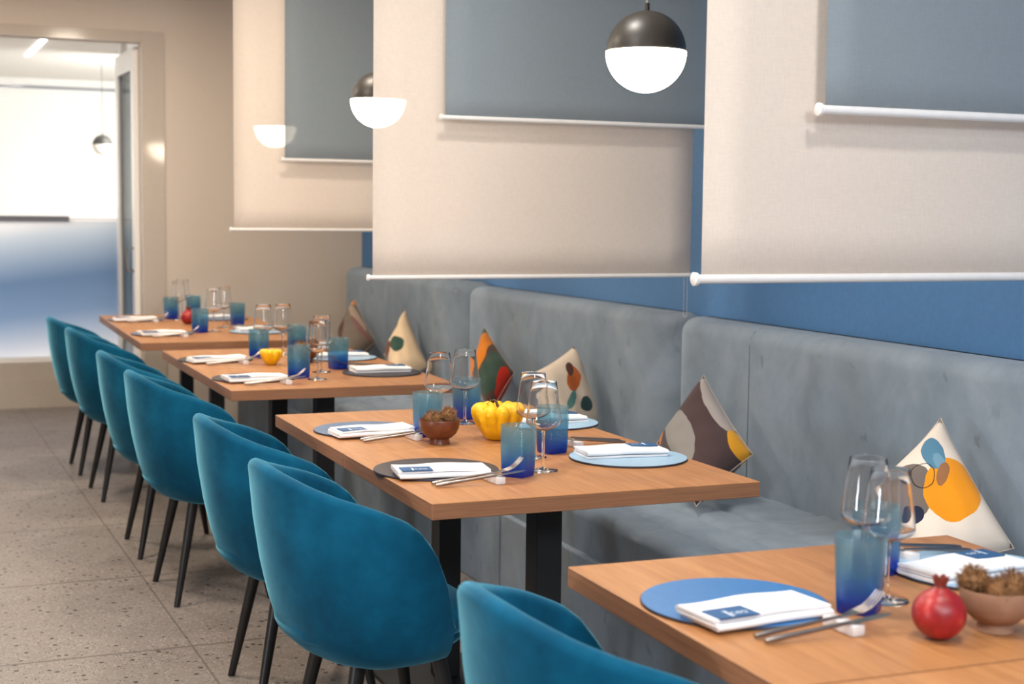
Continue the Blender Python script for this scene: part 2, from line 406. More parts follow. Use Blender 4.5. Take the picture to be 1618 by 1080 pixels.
bm = bmesh.new(); box(bm, -1.58, 1.58, -0.004, 0.004, 0.03, 0.96)
fo = finish('frosted_pane', bm, M['film'], win); fo['label'] = 'frosted pane with the blurred blue view behind it painted in'
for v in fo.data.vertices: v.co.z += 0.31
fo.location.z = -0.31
# folding door leaf, open into the vestibule
door = empty('door_1', (1.475, YF+0.12, 0.0)); tag(door, kind='structure')
bm = bmesh.new()
box(bm, -0.02, 0.02, 0.0, 0.10, 0.02, 2.33, 0.004); box(bm, -0.02, 0.02, 0.62, 0.72, 0.02, 2.33, 0.004)
box(bm, -0.02, 0.02, 0.1, 0.62, 2.20, 2.33, 0.004); box(bm, -0.02, 0.02, 0.1, 0.62, 0.02, 0.20, 0.004)
finish('door_frame', bm, M['rail'], door)
bm = bmesh.new(); box(bm, -0.004, 0.004, 0.1, 0.62, 0.2, 2.2); finish('door_glass', bm, clear_glass('door_glass', (0.50, 0.55, 0.58, 1), 0.12, 0.4), door)
bm = bmesh.new(); tube(bm, [(-0.02, 0.05, 0.98), (-0.06, 0.05, 0.98), (-0.06, 0.05, 1.12), (-0.02, 0.05, 1.12)], 0.008); finish('door_handle', bm, M['steel'], door, True)
# ceiling strip light in the back room
o = bmesh.new(); box(o, 1.55, 1.60, 15.3, 17.0, 2.985, 3.0)
tag(finish('strip_light', o, M['led']), 'bright linear light on the ceiling of the room behind the glazing', 'light')

# ---------------------------------------------------------------- blinds
def blind(name, x0, x1, y, z, cloth, label, group, rr, ztop=2.70, chain=None):
    t = empty(name, (x0, y, z), 0, label, 'blind', group); w = x1-x0
    bm = bmesh.new(); nx, nz = 12, 14
    g = [[bm.verts.new((w*i/nx, 0.0012*math.sin(i*1.3+k*0.6), (ztop-z)*k/nz)) for i in range(nx+1)] for k in range(nz+1)]
    for k in range(nz):
        for i in range(nx): bm.faces.new((g[k][i], g[k][i+1], g[k+1][i+1], g[k+1][i]))
    c = finish('blind_cloth', bm, cloth, t, True, normals=False)
    so = c.modifiers.new('thickness', 'SOLIDIFY'); so.thickness = 0.0008
    bm = bmesh.new(); tube(bm, [(-0.012, 0, 0), (w+0.012, 0, 0)], rr, 16); finish('bottom_rail', bm, M['rail'], t, True, auto=40)
    for xx in (-0.020, w+0.010):
        bm = bmesh.new(); tube(bm, [(xx, 0, 0), (xx+0.002, 0, 0), (xx+0.009, 0, 0), (xx+0.011, 0, 0)], rr*1.4, 16, taper=[rr*1.15, rr*1.45, rr*1.45, rr*1.2])
        finish('end_cap', bm, M['rail'], t, True, auto=40)
    bm = bmesh.new(); tube(bm, [(-0.01, 0.0, ztop-z+0.02), (w+0.01, 0.0, ztop-z+0.02)], 0.024, 16); finish('roller', bm, M['rail'], t, True, auto=40)
    for xx in (-0.02, w+0.01):
        bm = bmesh.new(); box(bm, xx, xx+0.01, -0.03, 0.03, ztop-z-0.01, 2.78-z-0.0005); finish('bracket', bm, M['rail'], t)
    if chain:
        cx, zb = chain
        bm = bmesh.new()
        for dx in (-0.007, 0.007):
            n = int((ztop-zb)/0.02)
            tube(bm, [(cx-x0+dx, 0.012, ztop-z), (cx-x0+dx, 0.012, zb-z)], 0.0011, 5)
        tube(bm, [(cx-x0-0.007, 0.012, zb-z), (cx-x0, 0.012, zb-z-0.006), (cx-x0+0.007, 0.012, zb-z)], 0.0011, 5)
        finish('bead_chain', bm, M['rail'], t, True)
    return t
gw, gb = 'ivory blinds between the tables', 'grey blue blinds hung in front of the ivory ones'
blind('roller_blind', 1.542, 2.745, 2.60, 1.237, M['blindw'], 'ivory roller blind, nearest and largest, behind the nearest table', gw, 0.0095, chain=None)
blind('roller_blind', 1.789, 2.800, 2.54, 1.584, M['blindb'], 'short grey blue blind at the top right, in front of the nearest ivory blind', gb, 0.0095)
blind('roller_blind', 1.507, 2.710, 4.65, 1.147, M['blindw'], 'ivory roller blind hanging in the middle, between second and third table', gw, 0.0075, chain=(2.700, 1.0))
blind('roller_blind', 1.736, 2.800, 4.59, 1.676, M['blindb'], 'short grey blue blind behind the large lit globe lamp', gb, 0.0075)
blind('roller_blind', 1.509, 2.712, 6.70, 1.273, M['blindw'], 'farthest ivory roller blind, warm-lit, by the far beige wall', gw, 0.0075, chain=(2.600, 0.98))
blind('roller_blind', 1.731, 2.790, 6.64, 1.593, M['blindb'], 'farthest grey blue blind, in front of the warm-lit ivory one', gb, 0.0075)

# ---------------------------------------------------------------- pendant lamps
def pendant(x, y, z, label, group=None, zc=2.78, shade=None, r=0.11):
    t = empty('globe_pendant_lamp', (x, y, z), 0, label, 'lamp', group)
    prof = [(r*math.cos(a), r*math.sin(a)) for a in [PI/2*k/14 for k in range(0, 14)]]+[(0.004, r)]
    bm = bmesh.new(); lathe(bm, [(r*0.94, 0.001)]+[(q[0]*0.985, q[1]*0.985+0.002) for q in prof], 48); finish('metal_cap', bm, M['lampblack'], t, True, auto=50)
    bm = bmesh.new(); prof = [(r*math.cos(a), -r*math.sin(a)) for a in [PI/2*k/14 for k in range(0, 14)]]
    lathe(bm, [(r*0.9, 0.004), (r, 0.0)]+prof[1:]+[(0.003, -r)], 48); finish('opal_globe', bm, shade or M['opal'], t, True, auto=50)
    bm = bmesh.new(); lathe(bm, [(0.0075, r*0.96), (0.0075, r+0.02)], 16); finish('cable_ferrule', bm, M['lampblack'], t, True, auto=40)
    bm = bmesh.new(); tube(bm, [(0, 0, r+0.018), (0, 0, zc-z-0.02)], 0.003, 8); finish('cable', bm, M['cable'] if zc < 2.9 else M['lampblack'], t, True)
    bm = bmesh.new(); lathe(bm, [(0.05, zc-z-0.025), (0.05, zc-z-0.0005)], 24); finish('ceiling_rose', bm, M['rail'], t, True, auto=40)
    return t
gl_ = 'lit globe pendant lamps over the tables'
pendant(1.937, 3.585, 1.805, 'large lit globe lamp with black top, nearest, in front of a blue blind', gl_)
pendant(1.862, 5.681, 1.806, 'lit globe lamp half hidden behind the middle ivory blind', gl_)
pendant(1.953, 7.692, 1.799, 'farthest lit globe lamp, glowing through the far blinds', gl_)
pendant(2.33, 16.8, 2.045, 'unlit black and white globe lamp in the bright room behind the glazing', None, 3.0, M['opal_far'])

# ---------------------------------------------------------------- banquette
def rr_outline(x0, x1, y0, y1, rx, ry, n=7, inset=0.0):
    # only the corners on the x0 side are rounded
    x0 += inset; x1 -= inset; y0 += inset; y1 -= inset
    rx = max(rx-inset, 0.004); ry = max(ry-inset, 0.004)
    P = []
    for k in range(n+1):
        a = PI/2*k/n; P.append((x0+rx-rx*math.sin(a), y1-ry+ry*math.cos(a)))
    m = 12
    for k in range(1, m): P.append((x0, y1-ry+(y0+ry-(y1-ry))*k/m))
    for k in range(n+1):
        a = PI/2*k/n; P.append((x0+rx-rx*math.cos(a), y0+ry-ry*math.sin(a)))
    P.append((x1, y0)); P.append((x1, y1))
    return P
def bench(y0, y1, ztop, label, seam, rz=0.0):
    L2 = (y1-y0)/2; px, py = 2.67, (4.77 if rz else 0)
    dx, dy = 2.4-px, (y0+y1)/2-py
    t = empty('banquette', (px+dx*math.cos(rz)-dy*math.sin(rz), py+dx*math.sin(rz)+dy*math.cos(rz), 0), rz, label, 'banquette', 'grey velvet banquette units along the blue wall')
    ox, oy = 2.4, (y0+y1)/2
    g = 0.004
    bm = bmesh.new(); rings = []
    def ring(inset, z, lean=0.0):
        return [(x-ox-lean, y-oy, z) for x, y in rr_outline(2.665, 2.85, y0+g, y1-g, 0.15, 0.20, 8, inset)]
    for z, l in ((0.30, 0.02), (0.5, 0.015), (0.7, 0.005), (0.85, 0.0)): rings.append(ring(0, z, l*0.0))
    rt = 0.055
    for k in range(0, 8):
        a = PI/2*k/7; rings.append(ring(rt*(1-math.cos(a)), ztop-rt+rt*math.sin(a)))
    loft(bm, rings); finish('backrest', bm, M['greyvelvet'], t, True, auto=60)
    # seat with channels and cross seams
    bm = bmesh.new(); ny, nx = 96, 40
    ys = [y0+g+(y1-y0-2*g)*j/ny for j in range(ny+1)]
    prof = [(2.045, 0.30)]+[(2.03+0.035*(1-math.cos(a)), 0.415+0.035*math.sin(a)) for a in [PI/2*k/6 for k in range(7)]]
    prof += [(2.065+(2.67-2.065)*k/nx, 0.45) for k in range(1, nx+1)]
    seams = (2.165, 2.31, 2.455)
    rows = []
    for j, y in enumerate(ys):
        row = []
        for (x, z) in prof:
            if z > 0.43:
                d = min(abs(x-s) for s in seams); z -= 0.014*math.exp(-(d/0.016)**2)
                cy = ((y-y0) % 0.52); dy = min(cy, 0.52-cy); z -= 0.009*math.exp(-(dy/0.016)**2)
                z += 0.004*math.sin(x*31+y*7)*math.sin(y*19+x*5)
            e = min(y-y0, y1-y); z -= 0.02*math.exp(-(e/0.02)**2) if z > 0.40 else 0
            row.append((x-ox, y-oy, z))
        rows.append(row+[(2.67-ox, y-oy, 0.30)])
    loft(bm, rows, True, True, True); finish('seat', bm, M['greyvelvet'], t, True, auto=60)
    bm = bmesh.new(); box(bm, 2.022-ox, 2.66-ox, y0+g-oy, y1-g-oy, 0.0, 0.30, 0.006); finish('base', bm, M['greyvelvet'], t)
    if seam:
        bm = bmesh.new(); tube(bm, [(2.6645-ox, seam-oy, 0.44), (2.6645-ox, seam-oy, ztop-0.06), (2.669-ox, seam-oy, ztop-0.035), (2.682-ox, seam-oy, ztop-0.015), (2.705-ox, seam-oy, ztop-0.003)], 0.0016, 6)
        finish('seam', bm, M['piping'], t, True)
    return t
bench(6.84, 8.91, 1.015, 'farthest grey velvet banquette unit, by the beige wall', None)
bench(4.77, 6.84, 1.0, 'grey velvet banquette unit behind the third table, green-and-orange cushion on it', None)
bench(2.69, 4.752, 0.994, 'grey velvet banquette unit on the right with a seam, brown-and-grey cushion on it', 4.15, -0.02)
bench(0.63, 2.68, 0.985, 'nearest grey velvet banquette unit, cut off by the right edge', None, -0.02)

# ---------------------------------------------------------------- tables
TT = 0.75
def table(x0, y0, along, rz, L, post, label, W_=0.808):
    """x0, y0: the pair's near aisle-side corner; along: where this table starts on that side; L: its length."""
    ca, sa = math.cos(rz), math.sin(rz)
    cx, cy = x0+ca*W_/2-sa*(along+L/2), y0+sa*W_/2+ca*(along+L/2)
    t = empty('restaurant_table', (cx, cy, 0), rz, label, 'table', 'wooden restaurant tables pushed together in pairs')
    hx, hy = W_/2, L/2-0.0022
    bm = bmesh.new(); box(bm, -hx, hx, -hy, hy, TT-0.036, TT, 0.0012, 1)
    bm.normal_update()
    for f in bm.faces: f.material_index = 0 if f.normal.z > 0.5 else 1
    finish('tabletop', bm, None, t, mats=[M['wood'], M['wood_edge']])
    px, py = post[0]-cx, post[1]-cy
    bm = bmesh.new(); box(bm, px-0.034, px+0.034, py-0.034, py+0.034, 0.012, TT-0.042, 0.002, 1); finish('post', bm, M['black'], t)
    bm = bmesh.new(); box(bm, px-0.19, px+0.19, py-0.19, py+0.19, 0, 0.012, 0.004); finish('base_plate', bm, M['black'], t)
    bm = bmesh.new(); box(bm, px-0.16, px+0.16, py-0.02, py+0.02, TT-0.043, TT-0.036); box(bm, px-0.02, px+0.02, py-0.16, py+0.16, TT-0.043, TT-0.036)
    finish('top_bracket', bm, M['black'], t)
    return t
table(1.080, 1.592, 0, -0.034, 0.705, (1.5, 1.95), 'nearest wooden table, with the mid-blue placemat')
table(1.056, 0.885, 0, -0.034, 0.706, (1.5, 1.23), 'near wooden table with no placemat in view, pomegranate side, lower right corner')
table(1.073, 2.896, 0, -0.018, 0.693, (1.492, 3.24), 'wooden table holding the charcoal placemat, black post below')
table(1.073, 2.896, 0.694, -0.018, 0.749, (1.510, 3.96), 'wooden table holding the bowl of burrs and the yellow ribbed squash')
table(1.104, 4.955, 0, -0.022, 0.690, (1.535, 5.33), 'third wooden table back, near half, beyond the ribbed squash')
table(1.104, 4.955, 0.692, -0.022, 0.815, (1.552, 6.08), 'third wooden table back, far half, with the small yellow squash')
table(1.108, 6.84, 0, -0.034, 0.87, (1.556, 7.33), 'farthest pair of wooden tables, near half, under the far ivory blind')
table(1.108, 6.84, 0.872, -0.034, 0.94, (1.556, 8.08), 'farthest wooden table of all, by the beige wall')

# ---------------------------------------------------------------- chairs
HX = [-0.266, -0.245, -0.20, -0.15, -0.09, -0.06, 0.01, 0.048, 0.087, 0.126, 0.150]
HZ = [0.805, 0.792, 0.770, 0.752, 0.734, 0.724, 0.696, 0.668, 0.620, 0.535, 0.440]
def make_chair(label):
    t = empty('velvet_armchair', (0, 0, 0), 0, label, 'chair', 'teal velvet chairs along the tables')
    bm = bmesh.new(); rings = []; N = 72; AM = math.radians(124)
    def plan(a, sc=1.0):
        c, s = math.cos(a), math.sin(a); sx = sc if c > 0 else 0.86+0.14*sc
        return (-0.265*math.copysign(abs(c)**0.95, c)*sx, 0.278*math.copysign(abs(s)**0.94, s)*(0.52+0.48*sc))
    def rz_(z): return interp(z, [0.352, 0.358, 0.375, 0.40, 0.43, 0.48, 0.56, 0.66, 0.80], [0.40, 0.50, 0.62, 0.70, 0.76, 0.82, 0.89, 0.95, 1.0])
    TH = 0.036
    def inner(x, y, t_):
        l = math.hypot(x, y); return (x*(l-t_)/l, y*(l-t_)/l)
    ns = 16
    for i in range(N+1):
        u = -1+2*i/N; a = AM*(u*0.86+0.14*math.sin(u*PI/2)*1.0) if abs(u) < 1 else AM*u
        x0, y0 = plan(a); h = interp(x0, HX, HZ)
        # soften the front ends
        endf = min(1, (1-abs(u))*9); th = TH*(0.35+0.65*math.sqrt(endf))
        z0 = 0.352
        out = []; inn = []
        for k in range(ns+1):
            z = z0+(h-th*0.5-z0)*(k/ns)**1.5; sc = rz_(z); p = plan(a, sc); out.append((p[0], p[1], z)); q = inner(p[0], p[1], th); inn.append((q[0], q[1], z))
        mid = []
        o, n_ = Vector(out[-1]), Vector(inn[-1]); c = (o+n_)/2
        for k in range(1, 6):
            an = PI*k/6; mid.append(c+(o-c)*math.cos(an)+Vector((0, 0, th*0.5*math.sin(an))))
        rings.append(out+mid+inn[::-1])
    loft(bm, rings, True, True, True); finish('shell', bm, M['teal'], t, True, auto=70)
    # bottom pan and seat cushion
    bm = bmesh.new()
    def seat_ring(sc, z, bk=0.215, hw=0.225):
        P = []
        for k in range(56):
            a = 2*PI*k/56; c, s = math.cos(a), math.sin(a)
            x = (-bk if c > 0 else -0.265)*math.copysign(abs(c)**0.8, c)*sc; y = hw*math.copysign(abs(s)**0.8, s)*sc
            P.append((x, y, z))
        return P
    loft(bm, [seat_ring(s, z, 0.14, 0.19) for s, z in ((0.60, 0.353), (0.76, 0.356), (0.86, 0.368), (0.92, 0.385), (0.93, 0.41))]); finish('seat_pan', bm, M['teal'], t, True)
    bm = bmesh.new()
    loft(bm, [seat_ring(s, z) for s, z in ((0.84, 0.400), (0.90, 0.405), (0.93, 0.42), (0.94, 0.44), (0.92, 0.458), (0.85, 0.470), (0.6, 0.476), (0.2, 0.478))]); finish('seat_cushion', bm, M['teal'], t, True)
    for sx, sy in ((-1, -1), (-1, 1), (1, -1), (1, 1)):
        top = Vector((-0.055 if sx < 0 else 0.13, 0.135*sy, 0.375)); bot = Vector((-0.13 if sx < 0 else 0.20, 0.19*sy, 0.0))
        bm = bmesh.new(); tube(bm, [top, top.lerp(bot, 0.5), bot], 0.01, 16, taper=[0.019, 0.015, 0.0105]); 
        finish('leg', bm, M['legblack'], t, True, auto=50)
    return t
ch = [(1.032, 3.245, 0.02, 'large teal velvet chair at the charcoal placemat, in the middle foreground'),
      (1.058, 4.02, -0.03, 'teal velvet chair in front of the slate-blue placemat, beside the table with the ribbed squash'),
      (1.070, 2.005, 0.02, 'teal velvet chair at the bottom edge, at the mid-blue placemat'),
      (1.052, 5.215, 0.02, 'fourth teal velvet chair from the far end of the row'),
      (1.056, 5.955, -0.02, 'third teal velvet chair from the far end of the row'),
      (1.074, 7.160, 0.02, 'second teal velvet chair from the far end of the row'),
      (1.065, 7.890, 0.00, 'farthest teal velvet chair, in front of the frosted glazing')]
c0 = make_chair(ch[0][3]); c0.location = ch[0][:2]+(0,); c0.rotation_euler.z = ch[0][2]
for x, y, rz, lb in ch[1:]: copy_tree(c0, (x, y, 0), rz, lb)

# ---------------------------------------------------------------- tableware builders (first one built, the rest copied)
TZ = TT+0.0004
def make_mat(mat):
    bm = bmesh.new(); R0 = 0.150
    r = lathe(bm, [(R0-0.001, 0), (R0, 0.001), (R0, 0.0040), (R0-0.001, 0.005)], 72)
    bm.normal_update()
    for f in bm.faces: f.material_index = 0 if abs(f.normal.z) > 0.9 else 1
    return finish('placemat', bm, None, None, True, mats=[mat, M['mat_edge']], auto=30)
def make_napkin(seed):
    random.seed(seed)
    t = empty('folded_napkin', (0, 0, 0))
    bm = bmesh.new(); path = []
    hy = 0.053; lay = [0.0028, 0.0088, 0.0146]
    def wob(y, k): return 0.0008*math.sin(y*60+k)
    for k in range(9): path.append((hy-0.004-(2*hy-0.008)*k/8, lay[0]))
    for k in range(1, 4): a = PI*k/4; path.append((-hy+0.004-0.003*math.sin(a), (lay[0]+lay[1])/2-0.003*math.cos(a)))
    for k in range(9): path.append((-hy+0.004+(2*hy-0.010)*k/8, lay[1]))
    for k in range(1, 4): a = PI*k/4; path.append((hy-0.006+0.003*math.sin(a), (lay[1]+lay[2])/2-0.003*math.cos(a)))
    for k in range(9): path.append((hy-0.006-(2*hy-0.010)*k/8, lay[2]))
    nx = 16; th = 0.0024; rings = []
    n = len(path); nrm = []
    for i in range(n):
        a = path[max(i-1, 0)]; b = path[min(i+1, n-1)]; d = Vector((b[0]-a[0], b[1]-a[1])).normalized(); nrm.append((-d.y, d.x))
    for i in range(nx+1):
        x = -0.109+0.218*i/nx; dz = 0.0012*math.sin(x*38+seed)+0.0012; sk = 0.004*math.sin(x*12+seed*2)
        e = 1.0
        def P(j, s):
            y, z = path[j]; zz = (z+nrm[j][1]*th*s)*e
            return (x+(0.003*math.sin(z*300+seed)), y+nrm[j][0]*th*s+sk*(z/0.015), max(0.0, zz)+dz*(z/0.015)*1.3)
        rings.append([P(j, -1) for j in range(n)]+[P(j, 1) for j in range(n-1, -1, -1)])
    loft(bm, rings, True, True, True); finish('napkin_cloth', bm, M['napkin'], t, True, auto=60)
    # printed navy patch with white mark near the diner's left corner
    zt = 0.0205
    bm = bmesh.new(); box(bm, -0.102, -0.030, -0.050, 0.000, zt-0.0025, zt, 0.0002, 1)
    p = finish('printed_patch', bm, M['label'], t); p['label'] = 'navy patch with white lettering'
    bm = bmesh.new(); z = zt+0.0002
    def stroke(pts, w):
        for a, b in zip(pts, pts[1:]):
            a = Vector((a[0], a[1], z)); b = Vector((b[0], b[1], z)); d = (b-a).normalized(); q = Vector((-d.y, d.x, 0))*w
            vs = [bm.verts.new(v) for v in (a-q-d*w*0.5, b-q+d*w*0.5, b+q+d*w*0.5, a+q-d*w*0.5)]
            f = bm.faces.new(vs); bmesh.ops.solidify
    stroke([(-0.076, -0.046), (-0.074, -0.018)], 0.0022); stroke([(-0.078, -0.018), (-0.071, -0.018)], 0.0011)
    cx = -0.066
    for kind in 'cea':
        ar = {'c': (50, 310), 'e': (0, 300), 'a': (20, 340)}[kind]
        pts = [(cx+0.0036*math.cos(math.radians(ar[0]+(ar[1]-ar[0])*k/9)), -0.032+0.0048*math.sin(math.radians(ar[0]+(ar[1]-ar[0])*k/9))) for k in range(10)]
        stroke(pts, 0.0010)
        if kind == 'e': stroke([(cx-0.0033, -0.032), (cx+0.0033, -0.032)], 0.0009)
        if kind == 'a': stroke([(cx+0.0036, -0.0275), (cx+0.0036, -0.0365)], 0.0009)
        cx += 0.0098
    pr = finish('lettering', bm, M['print'], p, normals=False); random.seed(11)
    return t
def make_rest():
    bm = bmesh.new(); box(bm, -0.011, 0.011, -0.036, 0.036, 0, 0.017, 0.0022, 2)
    for v in bm.verts:
        if v.co.z > 0.010: v.co.z -= 0.0030*math.cos(min(1, abs(v.co.y)/0.03)*PI/2)
    return finish('cutlery_rest', bm, M['ceramic'], None, True, auto=35)
def handle_rings(x0, x1, h0, h1, w0, w1, t0, t1, n=10, m=12):
    R_ = []
    for k in range(n+1):
        f = k/n; x = x0+(x1-x0)*f; w = w0+(w1-w0)*f; th = t0+(t1-t0)*f; z = h0+(h1-h0)*f
        e = math.sqrt(max(0.0, 1-(1-min(1, f*n/1.2))**2)) if f < 0.12 else 1
        e = max(e, 0.7)
        R_.append([(x, w*e*math.cos(2*PI*j/m), z+th*e*math.sin(2*PI*j/m)) for j in range(m)])
    return R_
def make_fork():
    t = empty('fork', (0, 0, 0)); bm = bmesh.new()
    loft(bm, handle_rings(0, 0.15, 0.005, 0.0195, 0.0060, 0.0028, 0.0048, 0.0020)); finish('handle', bm, M['steel'], t, True, auto=60)
    bm = bmesh.new(); rings = []
    for k in range(9):
        f = k/8; x = 0.148+0.034*f; w = 0.0024+(0.0118-0.0024)*math.sin(f*PI/2)**1.4; z = 0.0185+0.001*f+0.004*f*f
        c = 0.0025*math.sin(f*PI/2)
        rings.append([(x, -w, z+c), (x, -w*0.5, z+c*0.25), (x, 0, z), (x, w*0.5, z+c*0.25), (x, w, z+c), (x, w, z+c-0.0014), (x, 0, z-0.0014), (x, -w, z+c-0.0014)])
    loft(bm, rings)
    for q in range(4):
        y = -0.0098+0.0196*q/3
        tube(bm, [(0.180, y, 0.0235), (0.198, y, 0.030), (0.212, y, 0.041), (0.222, y*0.95, 0.052)], 0.0012, 6, taper=[0.0016, 0.0014, 0.0012, 0.0006])
    finish('tines', bm, M['steel'], t, True, auto=60)
    return t
def make_knife():
    t = empty('table_knife', (0, 0, 0)); bm = bmesh.new()
    loft(bm, handle_rings(0, 0.145, 0.005, 0.0200, 0.0060, 0.0036, 0.0050, 0.0028)); finish('handle', bm, M['steel'], t, True, auto=60)
    bm = bmesh.new(); rings = []
    for k in range(11):
        f = k/10; x = 0.143+0.072*f; w = (0.0034+0.006*min(1, f*5))*math.sqrt(max(0.02, 1-max(0, (f-0.6)/0.4)**2)); z = 0.0190+0.0085*f
        rings.append([(x, -w, z), (x, w*0.7, z+0.0010), (x, w*0.7, z-0.0010)])
    loft(bm, rings); finish('blade', bm, M['steel'], t, True, auto=40)
    return t
def make_wineglass():
    t = empty('wine_glass', (0, 0, 0))
    bm = bmesh.new(); bowl = [(0.004, 0.096), (0.018, 0.1005), (0.032, 0.1065), (0.0400, 0.1125), (0.0424, 0.1175), (0.0424, 0.1215), (0.0408, 0.136), (0.0375, 0.162), (0.0342, 0.188), (0.0310, 0.2145), (0.0307, 0.2155), (0.0304, 0.2145),
             (0.0336, 0.188), (0.0369, 0.162), (0.0402, 0.136), (0.0417, 0.1215), (0.0417, 0.1182), (0.0394, 0.1138), (0.0315, 0.108), (0.0175, 0.102), (0.003, 0.0985)]
    lathe(bm, bowl, 40); finish('bowl', bm, M['glass'], t, True, auto=80)
    bm = bmesh.new(); lathe(bm, [(0.0070, 0.004), (0.0042, 0.014), (0.0034, 0.03), (0.0033, 0.07), (0.0042, 0.090), (0.0062, 0.0965)], 16); finish('stem', bm, M['glass'], t, True)
    bm = bmesh.new(); lathe(bm, [(0.0355, 0.0), (0.0362, 0.001), (0.0355, 0.002), (0.020, 0.003), (0.0075, 0.0055)], 40); finish('foot', bm, M['glass'], t, True, auto=60)
    return t
def make_tumbler():
    bm = bmesh.new()
    def ring(r, z, sq, inset=0.0):
        P = []
        for i in range(48):
            a = 2*PI*i/48; c, s = math.cos(a), math.sin(a); e = 2+sq*5
            k = (abs(c)**e+abs(s)**e)**(-1/e); P.append(((r*k-inset)*c, (r*k-inset)*s, z))
        return P
    rs = [ring(0.0285, 0.0, 1.0), ring(0.0305, 0.002, 1.0), ring(0.0320, 0.02, 0.85), ring(0.0345, 0.05, 0.5), ring(0.0380, 0.085, 0.2), ring(0.0418, 0.118, 0.0), ring(0.0422, 0.1200, 0.0),
          ring(0.0422, 0.1205, 0.0, 0.002), ring(0.0418, 0.118, 0.0, 0.0032), ring(0.0380, 0.085, 0.2, 0.0032), ring(0.0345, 0.05, 0.5, 0.0034), ring(0.0325, 0.025, 0.8, 0.0036), ring(0.0310, 0.014, 0.9, 0.006), ring(0.012, 0.012, 0.5)]
    loft(bm, rs); return finish('blue_tumbler', bm, M['tumbler'], None, True, auto=50)

PROTO = {}
def put(kind, key, make, loc, rz, label, cat, group, name=None):
    """First call uses the built object itself, later calls copy it (parts included)."""
    k = (kind, key)
    if k not in PROTO:
        o = make(); PROTO[k] = o; o.location = loc; o.rotation_euler = (0, 0, rz)
        return tag(o, label, cat, group)
    o = copy_tree(PROTO[k], loc, rz, label, group); o['category'] = cat
    return o

# place settings: (mat x, y, turned?, mat material, fork/knife yaw, text)
SET = [
 (1.246, 1.975, 0, 'mat_blue', 'mid-blue round placemat on the nearest table', 'the mid-blue placemat', 1),
 (1.760, 2.005, 1, 'mat_sky', 'light blue round placemat on the nearest table, right side', 'the light blue placemat of the nearest table', 2),
 (1.222, 3.275, 0, 'mat_char', 'charcoal round placemat at the front left of the second table', 'the charcoal placemat on the second table', 1),
 (1.262, 3.940, 0, 'mat_navy', 'slate-blue round placemat left of the bowl of burrs', 'the slate-blue placemat left of the bowl of burrs', 3),
 (1.740, 3.275, 1, 'mat_sky', 'light blue round placemat at the right corner of the second table', 'the light blue mat at the second table corner', 2),
 (1.805, 3.905, 1, 'mat_sky', 'light blue round placemat behind the wine glasses, in front of the orange-drop cushion', 'the sky placemat before the orange-drop cushion', 3),
 (1.260, 5.290, 0, 'mat_char', 'dark placemat, near left setting of the third table', 'the near left setting of the third table', 1),
 (1.270, 5.990, 0, 'mat_char', 'dark placemat, far left setting of the third table', 'the far left setting of the third table', 3),
 (1.765, 5.330, 1, 'mat_char', 'dark placemat, near right setting of the third table', 'the near right setting of the third table', 2),
 (1.780, 5.920, 1, 'mat_sky', 'light blue placemat, far right setting of the third table', 'the far right setting of the third table', 3),
 (1.285, 7.30, 0, 'mat_navy', 'placemat at the near left setting of the farthest table', 'the near left setting of the farthest table', 1),
 (1.310, 8.25, 0, 'mat_navy', 'placemat at the far left setting of the farthest table', 'the far left setting of the farthest table', 3),
 (1.770, 7.30, 1, 'mat_sky', 'placemat at the near right setting of the farthest table', 'the near right setting of the farthest table', 2),
 (1.770, 8.20, 1, 'mat_navy', 'placemat at the far right setting of the farthest table', 'the far right setting of the farthest table', 3)]
NOFF = {0: (-0.017, -0.087, 0.09), 1: (-0.036, -0.010, 0.14), 2: (-0.017, -0.083, -0.16), 3: (-0.016, -0.090, 0.05), 4: (-0.005, 0.030, -0.11), 5: (0.0, 0.0, 0.05),
        6: (-0.015, -0.085, 0.06), 7: (-0.015, -0.085, 0.12), 8: (0.0, 0.02, -0.03), 9: (0.0, 0.0, -0.03), 10: (-0.015, -0.085, 0.08), 11: (-0.02, -0.085, 0.02)}
ROFF = {1: (-0.063, 0.128), 4: (-0.050, 0.215)}
for i, (x, y, turned, mk, lab, short, seed) in enumerate(SET):
    s = -1 if turned else 1; rz = PI if turned else 0
    put('placemat', mk, lambda: make_mat(M[mk]), (x, y, TZ), 0, lab, 'placemat', 'round leather placemats')
    nx, ny, nr = NOFF.get(i, (0.0, 0.01, 0.02))
    put('napkin', seed, lambda: make_napkin(seed), (x+nx, y+ny, TZ+0.005), rz+nr, 'white napkin on '+short, 'napkin', 'folded white napkins')
    # cutlery beside the napkin on its rest, handles towards the diner
    ox, oy = ROFF.get(i, (-0.072, 0.180) if turned else (0.072, -0.189))
    rx, ry = x+ox, y+oy
    put('rest', 0, make_rest, (rx, ry, TZ), rz+0.08, 'white cutlery rest beside '+short, 'cutlery rest', 'white cutlery rests')
    for nm, mk_, dy, an, lbl in (('fork', make_fork, 0.008, 0.0, 'steel fork beside '), ('knife', make_knife, -0.019, -0.05, 'steel knife beside ')):
        gx = rx-s*0.150; gy = ry+s*dy
        put(nm, 0, mk_, (gx, gy, TZ+0.0006), rz+an, lbl+short, nm, 'steel cutlery')

